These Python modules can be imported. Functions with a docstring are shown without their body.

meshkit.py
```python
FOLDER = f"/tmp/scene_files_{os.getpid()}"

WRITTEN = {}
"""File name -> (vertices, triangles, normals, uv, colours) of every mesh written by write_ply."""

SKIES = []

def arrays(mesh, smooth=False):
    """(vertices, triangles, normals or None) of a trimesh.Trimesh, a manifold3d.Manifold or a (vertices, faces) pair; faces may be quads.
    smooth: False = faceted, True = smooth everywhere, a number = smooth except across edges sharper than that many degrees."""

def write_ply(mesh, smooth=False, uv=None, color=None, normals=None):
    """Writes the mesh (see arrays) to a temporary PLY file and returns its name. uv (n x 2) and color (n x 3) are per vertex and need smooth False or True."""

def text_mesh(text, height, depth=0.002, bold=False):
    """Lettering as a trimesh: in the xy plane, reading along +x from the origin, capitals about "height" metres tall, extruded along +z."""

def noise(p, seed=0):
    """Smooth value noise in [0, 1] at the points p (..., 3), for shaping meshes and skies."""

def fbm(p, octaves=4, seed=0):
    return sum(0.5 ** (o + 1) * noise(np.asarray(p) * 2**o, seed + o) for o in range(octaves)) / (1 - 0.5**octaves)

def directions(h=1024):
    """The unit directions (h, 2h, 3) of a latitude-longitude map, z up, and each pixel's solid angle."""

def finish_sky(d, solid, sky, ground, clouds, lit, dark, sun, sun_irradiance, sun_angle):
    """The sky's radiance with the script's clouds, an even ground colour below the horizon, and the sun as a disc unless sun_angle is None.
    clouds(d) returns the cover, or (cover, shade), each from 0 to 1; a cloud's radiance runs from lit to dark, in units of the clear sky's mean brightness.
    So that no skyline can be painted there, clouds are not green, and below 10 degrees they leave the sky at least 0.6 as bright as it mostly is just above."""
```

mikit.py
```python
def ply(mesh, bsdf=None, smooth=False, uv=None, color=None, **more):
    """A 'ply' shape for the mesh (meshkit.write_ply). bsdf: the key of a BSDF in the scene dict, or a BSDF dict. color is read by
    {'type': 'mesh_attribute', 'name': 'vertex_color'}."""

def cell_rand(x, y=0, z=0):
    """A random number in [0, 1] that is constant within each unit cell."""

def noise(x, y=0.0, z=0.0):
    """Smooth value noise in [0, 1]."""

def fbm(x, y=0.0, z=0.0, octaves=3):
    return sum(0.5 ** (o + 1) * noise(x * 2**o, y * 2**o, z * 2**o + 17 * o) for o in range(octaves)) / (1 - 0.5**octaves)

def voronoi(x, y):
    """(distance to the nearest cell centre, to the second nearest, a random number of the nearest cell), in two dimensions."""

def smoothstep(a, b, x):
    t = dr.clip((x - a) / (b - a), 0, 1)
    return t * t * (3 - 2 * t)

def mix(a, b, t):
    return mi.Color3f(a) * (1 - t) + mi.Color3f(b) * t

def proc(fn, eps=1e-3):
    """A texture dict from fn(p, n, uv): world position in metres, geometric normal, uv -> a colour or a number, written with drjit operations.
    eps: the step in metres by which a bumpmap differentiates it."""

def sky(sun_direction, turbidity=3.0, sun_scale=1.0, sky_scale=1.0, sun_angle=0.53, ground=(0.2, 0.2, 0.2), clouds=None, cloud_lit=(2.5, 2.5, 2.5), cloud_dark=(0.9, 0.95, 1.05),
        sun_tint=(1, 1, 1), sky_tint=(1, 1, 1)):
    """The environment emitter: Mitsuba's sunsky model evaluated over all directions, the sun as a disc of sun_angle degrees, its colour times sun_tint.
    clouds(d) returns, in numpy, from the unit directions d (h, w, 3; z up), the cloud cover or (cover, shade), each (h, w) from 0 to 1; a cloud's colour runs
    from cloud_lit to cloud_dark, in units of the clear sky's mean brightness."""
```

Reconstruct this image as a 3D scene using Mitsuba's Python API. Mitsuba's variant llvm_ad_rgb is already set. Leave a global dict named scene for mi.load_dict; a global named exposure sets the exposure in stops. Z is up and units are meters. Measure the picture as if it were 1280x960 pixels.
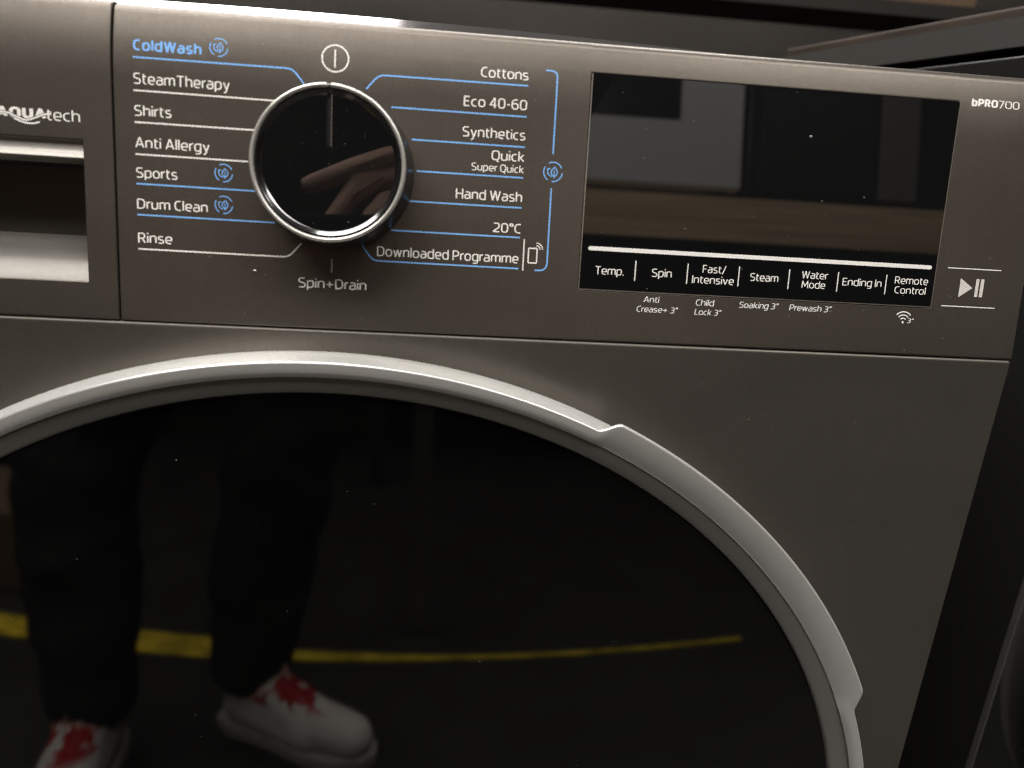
import math, random
import numpy as np, trimesh, manifold3d as m3
import mitsuba as mi, mikit, meshkit
from mikit import noise, fbm, smoothstep, mix, proc
from shapely.geometry import LineString, Polygon, box as sbox
from shapely.ops import unary_union
from shapely import affinity
T = mi.ScalarTransform4f
rng = random.Random(7)
scene, labels = {}, {}
exposure = 0.0
LID_LAMP_END = -0.09

# ---------------------------------------------------------------- camera (a phone held 29 cm from the machine)
EYE = (0.05046, -0.28798, 0.80235)
AXIS = (0.08904658, 0.95295515, -0.28973641)
UP = (-0.03897324, 0.29400282, 0.95500965)
scene['camera'] = {'type': 'thinlens', 'fov': 71.58, 'fov_axis': 'x', 'near_clip': 0.01, 'far_clip': 60.0,
                   'aperture_radius': 0.0016, 'focus_distance': 0.345,
                   'to_world': T().look_at(origin=EYE, target=[e + a for e, a in zip(EYE, AXIS)], up=UP)}

# ---------------------------------------------------------------- materials
def M(name, **k):
    for a, v in list(k.items()):
        if isinstance(v, tuple): k[a] = {'type': 'rgb', 'value': list(v)}
    scene[name] = {'type': 'twosided', 'bsdf': {'type': 'principled', **k}}
def grain(p, n, uv):
    return mi.Float(0.6 * noise(p.x * 1600, p.y * 1600, p.z * 1600) + 0.4 * noise(p.x * 5200, p.y * 5200, p.z * 5200))
def paint_col(a):
    def fn(p, n, uv):
        g = noise(p.x * 2300, p.y * 2300, p.z * 2300)
        c = fbm(p.x * 14, p.y * 14, p.z * 22, 3)
        return mi.Color3f(a) * (0.86 + 0.20 * g + 0.035 * noise(p.x * 900, 0, p.z * 60) + 0.06 * (c - 0.5))
    return proc(fn)
def smudge(lo, hi):                                                    # fine upright grain and faint wiping marks
    def fn(p, n, uv):
        c = fbm(p.x * 26, p.y * 26, p.z * 30, 3)
        return mi.Float(lo + (hi - lo) * smoothstep(0.35, 0.75, c))
    return proc(fn)
GREY = (0.119, 0.103, 0.088)
M('graphite_paint', base_color=paint_col(GREY), metallic=0.72, roughness=smudge(0.37, 0.41), specular=0.5)
M('cabinet_paint', base_color=paint_col((0.107,0.096,0.083)), metallic=0.6, roughness=smudge(0.41, 0.46), specular=0.5)
M('silver_paint', base_color=proc(lambda p, n, uv: mi.Color3f(0.60, 0.595, 0.575) * (0.95 + 0.1 * noise(p.x * 2300, p.y * 2300, p.z * 2300))), metallic=0.5, roughness=0.24, specular=0.5)
M('grey_band_paint', base_color=proc(lambda p, n, uv: mi.Color3f(0.235, 0.230, 0.212) * (0.95 + 0.1 * noise(p.x * 2300, p.y * 2300, p.z * 2300))), metallic=0.4, roughness=0.42, specular=0.4)
M('chrome', base_color=(0.72, 0.70, 0.66), metallic=1.0, roughness=0.16)
M('satin_metal', base_color=(0.50, 0.47, 0.43), metallic=0.9, roughness=0.28)
M('lip_paint', base_color=(0.30, 0.285, 0.26), metallic=0.4, roughness=0.35)
M('recess_paint', base_color=(0.175, 0.165, 0.15), metallic=0.4, roughness=0.42)
M('black_plastic', base_color=(0.013, 0.0138, 0.0155), metallic=0.0, roughness=0.35, specular=0.4)
M('gap_black', base_color=(0.006, 0.006, 0.006), metallic=0.0, roughness=0.8, specular=0.1)
M('lid_gloss', base_color=(0.42, 0.40, 0.40), metallic=0.9, roughness=0.10)
M('white_print', base_color=(0.80, 0.78, 0.74), roughness=0.6, specular=0.2)
M('grey_print', base_color=(0.62, 0.60, 0.57), roughness=0.6, specular=0.2)
M('blue_print', base_color=(0.20, 0.44, 0.84), roughness=0.6, specular=0.2)
M('dust_grey', base_color=(0.38, 0.36, 0.33), roughness=0.9, specular=0.1)
def gloss(name, ior, col=0.004, rough=0.0):
    b = {'type': 'roughplastic', 'alpha': rough} if rough else {'type': 'plastic'}
    scene[name] = {'type': 'twosided', 'bsdf': {**b, 'int_ior': ior, 'diffuse_reflectance': {'type': 'rgb', 'value': [col, col, col * 1.05]}}}
gloss('display_black', 1.52, 0.0055)
gloss('dial_black', 1.62, 0.006)
gloss('door_glass_black', 1.75, 0.0013, 0.0028)
M('floor_vinyl', base_color=proc(lambda p, n, uv: mi.Color3f(0.015, 0.0148, 0.0135) * (0.7 + 0.6 * fbm(p.x * 9, p.y * 9, 0, 3))), roughness=0.5, specular=0.3)
M('yellow_tape', base_color=proc(lambda p, n, uv: mi.Color3f(0.54, 0.39, 0.025) * (0.25 + 1.1 * fbm(p.x * 30, p.y * 60, 0, 3))), roughness=0.5, specular=0.3)
M('dark_wall', base_color=(0.030, 0.026, 0.023), roughness=0.8, specular=0.2)
M('aisle_dark', base_color=(0.010, 0.0095, 0.009), roughness=0.8, specular=0.1)
M('ceiling_grey', base_color=(0.22, 0.205, 0.21), roughness=0.9, specular=0.1)
M('white_enamel', base_color=(0.62, 0.62, 0.62), roughness=0.35, specular=0.5)
M('mid_grey', base_color=(0.30, 0.29, 0.28), roughness=0.4, specular=0.4)
M('wood_brown', base_color=proc(lambda p, n, uv: mi.Color3f(0.58, 0.42, 0.27) * (0.7 + 0.5 * noise(p.x * 4, p.y * 90, p.z * 90))), roughness=0.5, specular=0.3)
M('black_enamel', base_color=(0.010, 0.010, 0.011), roughness=0.22, specular=0.5)
M('dark_side', base_color=(0.011, 0.011, 0.0105), roughness=0.35, specular=0.4)
M('edge_metal', base_color=(0.13, 0.125, 0.115), metallic=0.6, roughness=0.35)
M('board_brown', base_color=proc(lambda p, n, uv: mi.Color3f(0.034, 0.025, 0.019) * (0.7 + 0.5 * noise(p.x * 60, p.y * 4, p.z * 90))), roughness=0.7, specular=0.2)
M('post_grey', base_color=(0.11, 0.107, 0.10), roughness=0.5)
M('box_brown', base_color=(0.10, 0.068, 0.045), roughness=0.8, specular=0.1)
M('shelf_dark', base_color=(0.020, 0.017, 0.015), roughness=0.7, specular=0.2)
M('lid_grey', base_color=(0.043, 0.041, 0.038), roughness=0.5, specular=0.4)
M('jacket_cloth', base_color=(0.018, 0.017, 0.018), roughness=0.9, specular=0.1)
M('trouser_cloth', base_color=(0.020, 0.020, 0.020), roughness=0.9, specular=0.1)
M('skin', base_color=(0.58, 0.36, 0.28), roughness=0.55, specular=0.3)
M('hair_dark', base_color=(0.02, 0.014, 0.010), roughness=0.6, specular=0.3)
M('eye_white', base_color=(0.7, 0.68, 0.65), roughness=0.2)
def shoe_col(p, n, uv):
    k = fbm(p.x * 34, p.y * 34, p.z * 34 + 3, 3)
    return mix((0.47, 0.45, 0.415) , (0.26, 0.015, 0.02), smoothstep(0.43, 0.49, k) * smoothstep(0.078, 0.092, p.z))
M('shoe_canvas', base_color=proc(shoe_col), roughness=0.7, specular=0.2)
M('shoe_rubber', base_color=(0.27, 0.26, 0.235), roughness=0.6, specular=0.3)
M('red_lace', base_color=(0.26, 0.010, 0.014), roughness=0.8, specular=0.1)

# ---------------------------------------------------------------- helpers
def key(name):
    if name not in scene and name not in labels and not any(k.startswith(name + '__') for k in scene): return name
    i = 1
    while f'{name}_{i:03d}' in scene or any(k.startswith(f'{name}_{i:03d}__') for k in scene) or f'{name}_{i:03d}' in labels: i += 1
    return f'{name}_{i:03d}'
def obj(name, mesh, mat, parent=None, smooth=30, label=None, **more):
    k = key(f'{parent}__{name}' if parent else name)
    scene[k] = mikit.ply(mesh, mat, smooth=smooth, **more)
    if label: labels[k] = {'label': label}
    return k
def thing(name, label, cat, group=None):
    k = key(name)
    labels[k] = {'label': label, 'category': cat}
    if group: labels[k]['group'] = group
    return k
def single(name, mesh, mat, label, cat, smooth=30, **more):
    k = obj(name, mesh, mat, smooth=smooth, **more)
    labels[k] = {'label': label, 'category': cat}
    return k
def struct(name, mesh, mat, smooth=False):
    k = obj(name, mesh, mat, smooth=smooth)
    labels[k] = {'label': name.replace('_', ' '), 'kind': 'structure'}
    return k
def cat(*ms): return trimesh.util.concatenate([m for m in ms])
def box(x0, x1, y0, y1, z0, z1, r=0.0):
    if r <= 0:
        b = trimesh.creation.box((x1 - x0, y1 - y0, z1 - z0)); b.apply_translation(((x0 + x1) / 2, (y0 + y1) / 2, (z0 + z1) / 2)); return b
    pts = []
    s = m3.Manifold.sphere(r, 16)
    return tri(m3.Manifold.batch_hull([s.translate((x, y, z)) for x in (x0 + r, x1 - r) for y in (y0 + r, y1 - r) for z in (z0 + r, z1 - r)]))
def tri(man):
    m = man.to_mesh(); return trimesh.Trimesh(np.array(m.vert_properties)[:, :3], np.array(m.tri_verts), process=False)
def grid(P, closed_u=False, closed_v=False):
    """A sheet from points P (n, m, 3)."""
    n, m = P.shape[:2]; f = []
    i, j = np.meshgrid(np.arange(n if closed_u else n - 1), np.arange(m if closed_v else m - 1), indexing='ij')
    a = i * m + j; b = ((i + 1) % n) * m + j; c = ((i + 1) % n) * m + (j + 1) % m; d = i * m + (j + 1) % m
    q = np.stack([a, b, c, d], -1).reshape(-1, 4)
    return trimesh.Trimesh(P.reshape(-1, 3), np.vstack([q[:, [0, 1, 2]], q[:, [0, 2, 3]]]), process=False)

# panel coordinates, in millimetres: u from the machine's right edge (negative leftwards), v up from the panel's lower edge, h out of the panel
TILT = math.radians(7.735); PS, PC = math.sin(TILT), math.cos(TILT)
def bow(v):                                                            # the panel's face curves back towards its top edge
    return -0.0042 * np.maximum(0, np.asarray(v, float) - 92) ** 2
def pan(u, v, h=0.0, curved=True, ox=0.0):
    u, v, h = np.broadcast_arrays(np.asarray(u, float), np.asarray(v, float), np.asarray(h, float))
    if curved: h = h + bow(v)
    return np.stack([(u + 300) / 1000 + ox, (v * PS - h * PC) / 1000, (v * PC + h * PS + 735) / 1000], -1)
def wm(x, y, z, ox=0.0): return np.stack(np.broadcast_arrays((np.asarray(x, float) + 300) / 1000 + ox, np.asarray(y, float) / 1000, (np.asarray(z, float) + 735) / 1000), -1)
def flat_print(shape, h0=0.02, h1=0.07, curved=True, ox=0.0):
    """A shapely shape in (u, v) millimetres laid on the panel as a thin layer of print."""
    gs = [g for g in getattr(shape, 'geoms', [shape]) if not g.is_empty and g.area > 1e-6]
    if curved and max(g.bounds[3] for g in gs) > 93:                     # cut into low strips so that the print follows the bowed part of the panel
        cut = [-50, *np.arange(92, 120, 1.5)]
        gs = [q for g in gs for a, b in zip(cut[:-1], cut[1:]) for q in (lambda i: getattr(i, 'geoms', [i]))(g.intersection(sbox(-700, a, 50, b))) if q.geom_type == 'Polygon' and q.area > 1e-6]
    m = cat(*[trimesh.creation.extrude_polygon(g, 1.0, engine='earcut') for g in gs])
    v = np.array(m.vertices)
    m.vertices = pan(v[:, 0], v[:, 1], h0 + v[:, 2] * (h1 - h0), curved, ox)
    if np.linalg.det(np.array([[1, 0, 0], [0, PS, PC], [0, -PC, PS]])) < 0: m.invert()
    return m
def rp(pts, n=7):
    """A polyline whose corners are rounded by the radius given as third number."""
    pts = [(p[0], p[1], p[2] if len(p) > 2 else 0.0) for p in pts]
    closed = len(pts) > 3 and pts[0][:2] == pts[-1][:2] and pts[0][2] > 0
    core = pts[:-1] if closed else pts
    out = []
    for i, (x, y, r) in enumerate(core):
        if r <= 0 or (not closed and i in (0, len(core) - 1)): out.append((x, y)); continue
        p, a, b = np.array([x, y]), np.array(core[i - 1][:2]), np.array(core[(i + 1) % len(core)][:2])
        da, db = a - p, b - p; la, lb = np.linalg.norm(da), np.linalg.norm(db)
        A, B = p + da / la * min(r, la * .5 if closed or 0 < i - 1 else la * .98), p + db / lb * min(r, lb * .5 if closed or i + 1 < len(core) - 1 else lb * .98)
        for t in np.linspace(0, 1, n): # a little squarer than a parabola
            q = (1 - t) ** 2 * A + 2 * t * (1 - t) * p + t * t * B
            out.append(tuple(q))
    if closed: out.append(out[0])
    return out
def stroke(pts, w, round_cap=False):
    return LineString(rp(pts)).buffer(w / 2, cap_style=1 if round_cap else 2, join_style=1, quad_segs=4)

# ---------------------------------------------------------------- the panel's lettering: a squarish humanist stroke alphabet
X = 5.15
BOWL = [(0, 4.2), (0.9, X, .9), (3.6, X, 2.0), (3.6, 0, 2.0), (0, 0, 0)]
GL = {
 'a': (3.4, [[(0.4, X), (3.4, X, 1.7), (3.4, 0)], [(3.4, 2.95), (0, 2.95, 1.4), (0, 0, 1.4), (2.4, 0, .8), (3.4, .9)]]),
 'b': (3.6, [[(0, 7.5), (0, 0), (3.6, 0, 2.0), (3.6, X, 2.0), (.9, X, .8), (0, 4.3)]]),
 'c': (2.9, [[(2.9, X), (0, X, 2.2), (0, 0, 2.2), (2.9, 0)]]),
 'd': (3.6, [[(3.6, 7.5), (3.6, 0), (0, 0, 2.0), (0, X, 2.0), (2.7, X, .8), (3.6, 4.3)]]),
 'e': (3.5, [[(0, 2.45), (3.5, 2.45), (3.5, X, 1.9), (0, X, 2.1), (0, 0, 2.2), (3.2, 0)]]),
 'g': (3.6, [[(3.6, X), (0, X, 2.0), (0, 0, 2.0), (2.7, 0, .8), (3.6, .9)], [(3.6, X + .4), (3.6, -2.1, 1.8), (.4, -2.1)]]),
 'h': (3.5, [[(0, 7.5), (0, 0)], [(0, 4.2), (.9, X, .9), (3.5, X, 1.9), (3.5, 0)]]),
 'i': (0.0, [[(0, X), (0, 0)], [(0, 6.5), (0, 7.5)]]),
 'k': (3.2, [[(0, 7.5), (0, 0)], [(0, 2.7), (.9, 2.7), (3.0, X)], [(.9, 2.7), (3.2, 0)]]),
 'l': (0.0, [[(0, 7.5), (0, 0)]]),
 'm': (6.0, [[(0, X), (0, 0)], [(0, 4.2), (.9, X, .9), (3, X, 1.7), (3, 0)], [(3, 4.2), (3.9, X, .9), (6, X, 1.7), (6, 0)]]),
 'n': (3.5, [[(0, X), (0, 0)], [(0, 4.2), (.9, X, .9), (3.5, X, 1.9), (3.5, 0)]]),
 'o': (3.7, [[(0, 0, 2.1), (3.7, 0, 2.1), (3.7, X, 2.1), (0, X, 2.1), (0, 0, 2.1)]]),
 'p': (3.6, [[(0, X), (0, -2.1)], BOWL]),
 'r': (1.5, [[(0, X), (0, 0)], [(0, 3.9), (1.0, X, 1.2), (2.1, X)]]),
 's': (3.0, [[(2.8, X), (0, X, 1.3), (0, 2.75, 1.3), (3.0, 2.4, 1.3), (3.0, 0, 1.3), (0, 0)]]),
 't': (2.0, [[(.5, 6.7), (.5, 0, 1.6), (2.2, 0)], [(-.2, X), (2.2, X)]]),
 'u': (3.5, [[(0, X), (0, 0, 1.9), (2.6, 0, .8), (3.5, .9)], [(3.5, X), (3.5, 0)]]),
 'v': (3.4, [[(0, X), (1.7, 0), (3.4, X)]]),
 'w': (5.2, [[(0, X), (1.25, 0), (2.6, X), (3.95, 0), (5.2, X)]]),
 'y': (3.5, [[(0, X), (1.8, 0.2)], [(3.5, X), (1.3, -2.1, .8), (.1, -2.1)]]),
 'A': (4.6, [[(0, 0), (2.1, 7), (2.5, 7), (4.6, 0)], [(.8, 2.1), (3.8, 2.1)]]),
 'C': (3.6, [[(3.6, 7), (0, 7, 2.8), (0, 0, 2.8), (3.6, 0)]]),
 'D': (4.3, [[(0, -.4), (0, 7)], [(0, 7), (4.3, 7, 2.8), (4.3, 0, 2.8), (0, 0)]]),
 'E': (3.2, [[(3.3, 7), (0, 7), (0, 0), (3.3, 0)], [(0, 3.6), (2.9, 3.6)]]),
 'F': (3.1, [[(3.2, 7), (0, 7), (0, -.4)], [(0, 3.5), (2.8, 3.5)]]),
 'H': (4.2, [[(0, 7.4), (0, -.4)], [(4.2, 7.4), (4.2, -.4)], [(0, 3.6), (4.2, 3.6)]]),
 'I': (0.0, [[(0, 7.4), (0, -.4)]]),
 'L': (3.0, [[(0, 7.4), (0, 0), (3.1, 0)]]),
 'M': (5.4, [[(0, -.4), (.35, 7), (2.7, 1.6), (5.05, 7), (5.4, -.4)]]),
 'O': (4.6, [[(0, 0, 2.6), (4.6, 0, 2.6), (4.6, 7, 2.6), (0, 7, 2.6), (0, 0, 2.6)]]),
 'P': (3.7, [[(0, -.4), (0, 7), (3.7, 7, 2.0), (3.7, 2.9, 2.0), (0, 2.9)]]),
 'Q': (4.6, [[(0, 0, 2.6), (4.6, 0, 2.6), (4.6, 7, 2.6), (0, 7, 2.6), (0, 0, 2.6)], [(2.6, 0), (4.4, -1.7)]]),
 'R': (3.9, [[(0, -.4), (0, 7), (3.6, 7, 2.0), (3.6, 3.1, 2.0), (0, 3.1)], [(2.0, 3.1), (3.9, -.3)]]),
 'S': (3.8, [[(3.6, 7), (0, 7, 1.8), (0, 3.8, 1.8), (3.8, 3.3, 1.8), (3.8, 0, 1.8), (0, 0)]]),
 'T': (4.2, [[(0, 7), (4.4, 7)], [(2.2, 7), (2.2, -.4)]]),
 'U': (4.2, [[(0, 7.4), (0, 0, 2.2), (4.2, 0, 2.2), (4.2, 7.4)]]),
 'W': (6.6, [[(0, 7.2), (1.6, 0), (3.3, 7), (5.0, 0), (6.6, 7.2)]]),
 '0': (3.8, [[(0, 0, 2.2), (3.8, 0, 2.2), (3.8, 7, 2.2), (0, 7, 2.2), (0, 0, 2.2)]]),
 '2': (3.7, [[(.1, 7), (3.6, 7, 1.9), (3.6, 3.6, 1.6), (.1, .7, .3), (.1, 0), (3.8, 0)]]),
 '3': (3.6, [[(.2, 7), (3.4, 7, 1.6), (3.4, 3.65, 1.4), (1.0, 3.65)], [(1.0, 3.65), (3.6, 3.65, 1.5), (3.6, 0, 1.8), (0, 0)]]),
 '4': (3.9, [[(3.0, -.4), (3.0, 7), (2.6, 7), (0, 1.9), (4.0, 1.9)]]),
 '6': (3.8, [[(3.4, 7), (0, 7, 2.4), (0, 0, 2.1), (3.8, 0, 2.1), (3.8, 4.1, 1.9), (.7, 4.1, .7), (0, 3.3)]]),
 '7': (3.5, [[(0, 7), (3.6, 7), (1.1, -.4)]]),
 '.': (0.0, [[(0, -.4), (0, .6)]]),
 '/': (2.6, [[(0, -.9), (2.6, 7.6)]]),
 '+': (4.4, [[(0, 3), (4.4, 3)], [(2.2, .8), (2.2, 5.2)]]),
 '-': (1.7, [[(0, 2.9), (1.9, 2.9)]]),
 '\u00b0': (1.7, [[(0, 5.2, .9), (1.8, 5.2, .9), (1.8, 7.1, .9), (0, 7.1, .9), (0, 5.2, .9)]]),
 '\u2033': (1.8, [[(0, 5.4), (.5, 7.4)], [(1.3, 5.4), (1.8, 7.4)]]),
}
def words(text, u0, u1, v, cap, w=0.98, slant=0.0):
    """TEXT as a shape whose capitals are CAP high and that reaches from u0 to u1 on the base line v."""
    x, geo = 0.0, []
    for ch in text:
        if ch == ' ': x += 2.0; continue
        adv, st = GL[ch]
        geo += [affinity.translate(LineString(rp(s)).buffer(w / 2, cap_style=2, join_style=1, quad_segs=3), x, 0) for s in st]
        x += adv + w + 0.68
    g = unary_union(geo)
    x0, _, x1, _ = g.bounds
    s = cap / (7 + w)
    g = affinity.translate(g, -x0, w / 2)
    g = affinity.scale(g, (u1 - u0) / (x1 - x0), s, origin=(0, 0))
    if slant: g = affinity.skew(g, slant, 0, origin=(0, 0))
    return affinity.translate(g, u0, v)
# ---------------------------------------------------------------- the setting
struct('floor', box(-5, 5, -4, 3, -0.05, 0.0), 'floor_vinyl')
struct('ceiling', box(-5, 5, -4, 3, 2.95, 3.05), 'ceiling_grey')
single('back_wall', box(-5, 5, 1.9, 2.0, 0, 2.95), 'dark_wall', 'dark brown wall far behind the machines', 'wall', smooth=False)
single('aisle_wall', box(-5, 5, -3.1, -3.0, 0, 2.95), 'aisle_dark', 'dark wall across the aisle, seen only as a reflection', 'wall', smooth=False)
LAMPS = [  # x0, x1, y0, y1, radiance, label
    (-2.10, LID_LAMP_END, -0.42, 0.28, 13.0, 'long white ceiling lamp right above the grey machine'),
    (-1.70, 0.30, -1.80, -1.00, 13.5, 'white ceiling lamp over the aisle behind the photographer'),
    (0.05, 2.10, -1.02, -0.86, 20.0, 'narrow white ceiling lamp between the grey machine and the aisle'),
    (-1.40, 1.20, 1.00, 1.40, 26.0, 'white ceiling lamp over the next row, behind the machines'),
    (0.75, 2.35, -1.60, -1.30, 24.0, 'white ceiling lamp over the aisle, right of the photographer'),
]
for x0, x1, y0, y1, L, text in LAMPS:
    t = thing('ceiling_lamp', text, 'lamp', 'ceiling lamps of the shop')
    obj('housing', box(x0 - .03, x1 + .03, y0 - .03, y1 + .03, 2.80, 2.95), 'mid_grey', t, smooth=False)
    d = trimesh.Trimesh([(x0, y0, 2.796), (x1, y0, 2.796), (x1, y1, 2.796), (x0, y1, 2.796)], [[0, 2, 1], [0, 3, 2]], process=False)
    k = obj('diffuser', d, 'white_print', t, smooth=False)
    scene[k]['emitter'] = {'type': 'area', 'radiance': {'type': 'rgb', 'value': [L, L * 0.965, L * 0.91]}}

# ---------------------------------------------------------------- washing machines
def lines_for(a, b, R, cuts):
    s = R * (1 - np.cos(np.linspace(0, math.pi / 2, 6)))
    out = [*(a + s), *(b - s)]
    for c0, c1, r in cuts:
        q = r * (1 - np.cos(np.linspace(0, math.pi / 2, 5)))
        out += [*(c0 - q), *(c1 + q)]
    out += list(np.linspace(a + R, b - R, 3)[1:-1])
    return np.unique(np.round(out, 4))
def panel_mesh(u0, u1, v0, v1, hole=None, R=0.8, RT=3.2, Rh=0.5, depth=15.0, ox=0.0):
    """A panel of the control front, its edges rounded, with one rectangular opening."""
    cu, cv = ([(hole[0], hole[1], Rh)], [(hole[2], hole[3], Rh)]) if hole else ([], [])
    U = lines_for(u0, u1, R, cu)
    V = np.unique(np.concatenate([lines_for(v0, v1, R, cv), np.arange(92, v1 - RT, 2.0), v1 - RT * (1 - np.cos(np.linspace(0, math.pi / 2, 9)))]))
    u, v = np.meshgrid(U, V, indexing='ij')
    def drop(d, r): return r - np.sqrt(np.maximum(0, r * r - np.maximum(0, r - d) ** 2))
    h = -drop(np.minimum(np.minimum(u - u0, u1 - u), v - v0), R) - drop(v1 - v, RT)
    if hole:
        du = np.maximum(np.maximum(hole[0] - u, u - hole[1]), 0); dv = np.maximum(np.maximum(hole[2] - v, v - hole[3]), 0)
        h = h - drop(np.hypot(du, dv), Rh)
    m = grid(np.stack([u, v, h], -1))
    if hole:
        c = np.array(m.vertices)[m.faces].mean(1)
        m.update_faces(~((c[:, 0] > hole[0]) & (c[:, 0] < hole[1]) & (c[:, 1] > hole[2]) & (c[:, 1] < hole[3])))
    e = np.sort(m.edges, axis=1)
    uq, inv, cnt = np.unique(e, axis=0, return_inverse=True, return_counts=True)
    rim = m.edges[cnt[inv.ravel()] == 1]
    v3 = np.array(m.vertices); n = len(v3)
    low = v3.copy(); low[:, 2] = -depth
    f = [(b, a, a + n) for a, b in rim] + [(b, a + n, b + n) for a, b in rim]
    v3 = np.vstack([v3, low])
    m = trimesh.Trimesh(pan(v3[:, 0], v3[:, 1], v3[:, 2], ox=ox), np.vstack([m.faces, f]), process=False)
    m.remove_unreferenced_vertices()
    return m
def lathe(profile, c, on_panel, n=240, a0=0.0, a1=360.0, ox=0.0):
    """A profile [(radius, height)] turned about the panel's (or the cabinet front's) normal at c."""
    pr = np.array(profile, float); full = abs(a1 - a0) >= 360
    t = np.radians(np.linspace(a0, a1, n, endpoint=not full))
    r, h = pr[None, :, 0], pr[None, :, 1]
    A, B = c[0] + r * np.cos(t)[:, None], c[1] + r * np.sin(t)[:, None]
    P = pan(A, B, h + 0 * A, False, ox) if on_panel else wm(A, -h + 0 * A, B, ox)
    return grid(P, closed_u=full)
def rect_ring(u0, u1, v0, v1, w): return sbox(u0, v0, u1, v1).difference(sbox(u0 + w, v0 + w, u1 - w, v1 - w))
def slab(u0, u1, v0, v1, h0, h1, r=0.0, ox=0.0, curved=False):
    g = sbox(u0 + r, v0 + r, u1 - r, v1 - r).buffer(r, quad_segs=6) if r else sbox(u0, v0, u1, v1)
    return flat_print(g, h0, h1, curved, ox)
def sweep_u(profile, u0, u1, ox=0.0):
    pr = np.array(profile, float); us = np.array([u0, u1])
    return grid(pan(us[:, None] + 0 * pr[None, :, 0], pr[None, :, 0] + 0 * us[:, None], pr[None, :, 1] + 0 * us[:, None], False, ox))
def smooth_curve(pts, n=6):
    p = np.array(pts, float); q = np.vstack([2 * p[0] - p[1], p, 2 * p[-1] - p[-2]]); out = []
    for i in range(1, len(q) - 2):
        for t in np.linspace(0, 1, n, endpoint=False):
            out.append(.5 * (2 * q[i] + (q[i + 1] - q[i - 1]) * t + (2 * q[i - 1] - 5 * q[i] + 4 * q[i + 1] - q[i + 2]) * t ** 2 + (3 * q[i] - q[i - 1] - 3 * q[i + 1] + q[i + 2]) * t ** 3))
    return np.array(out + [p[-1]])

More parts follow.
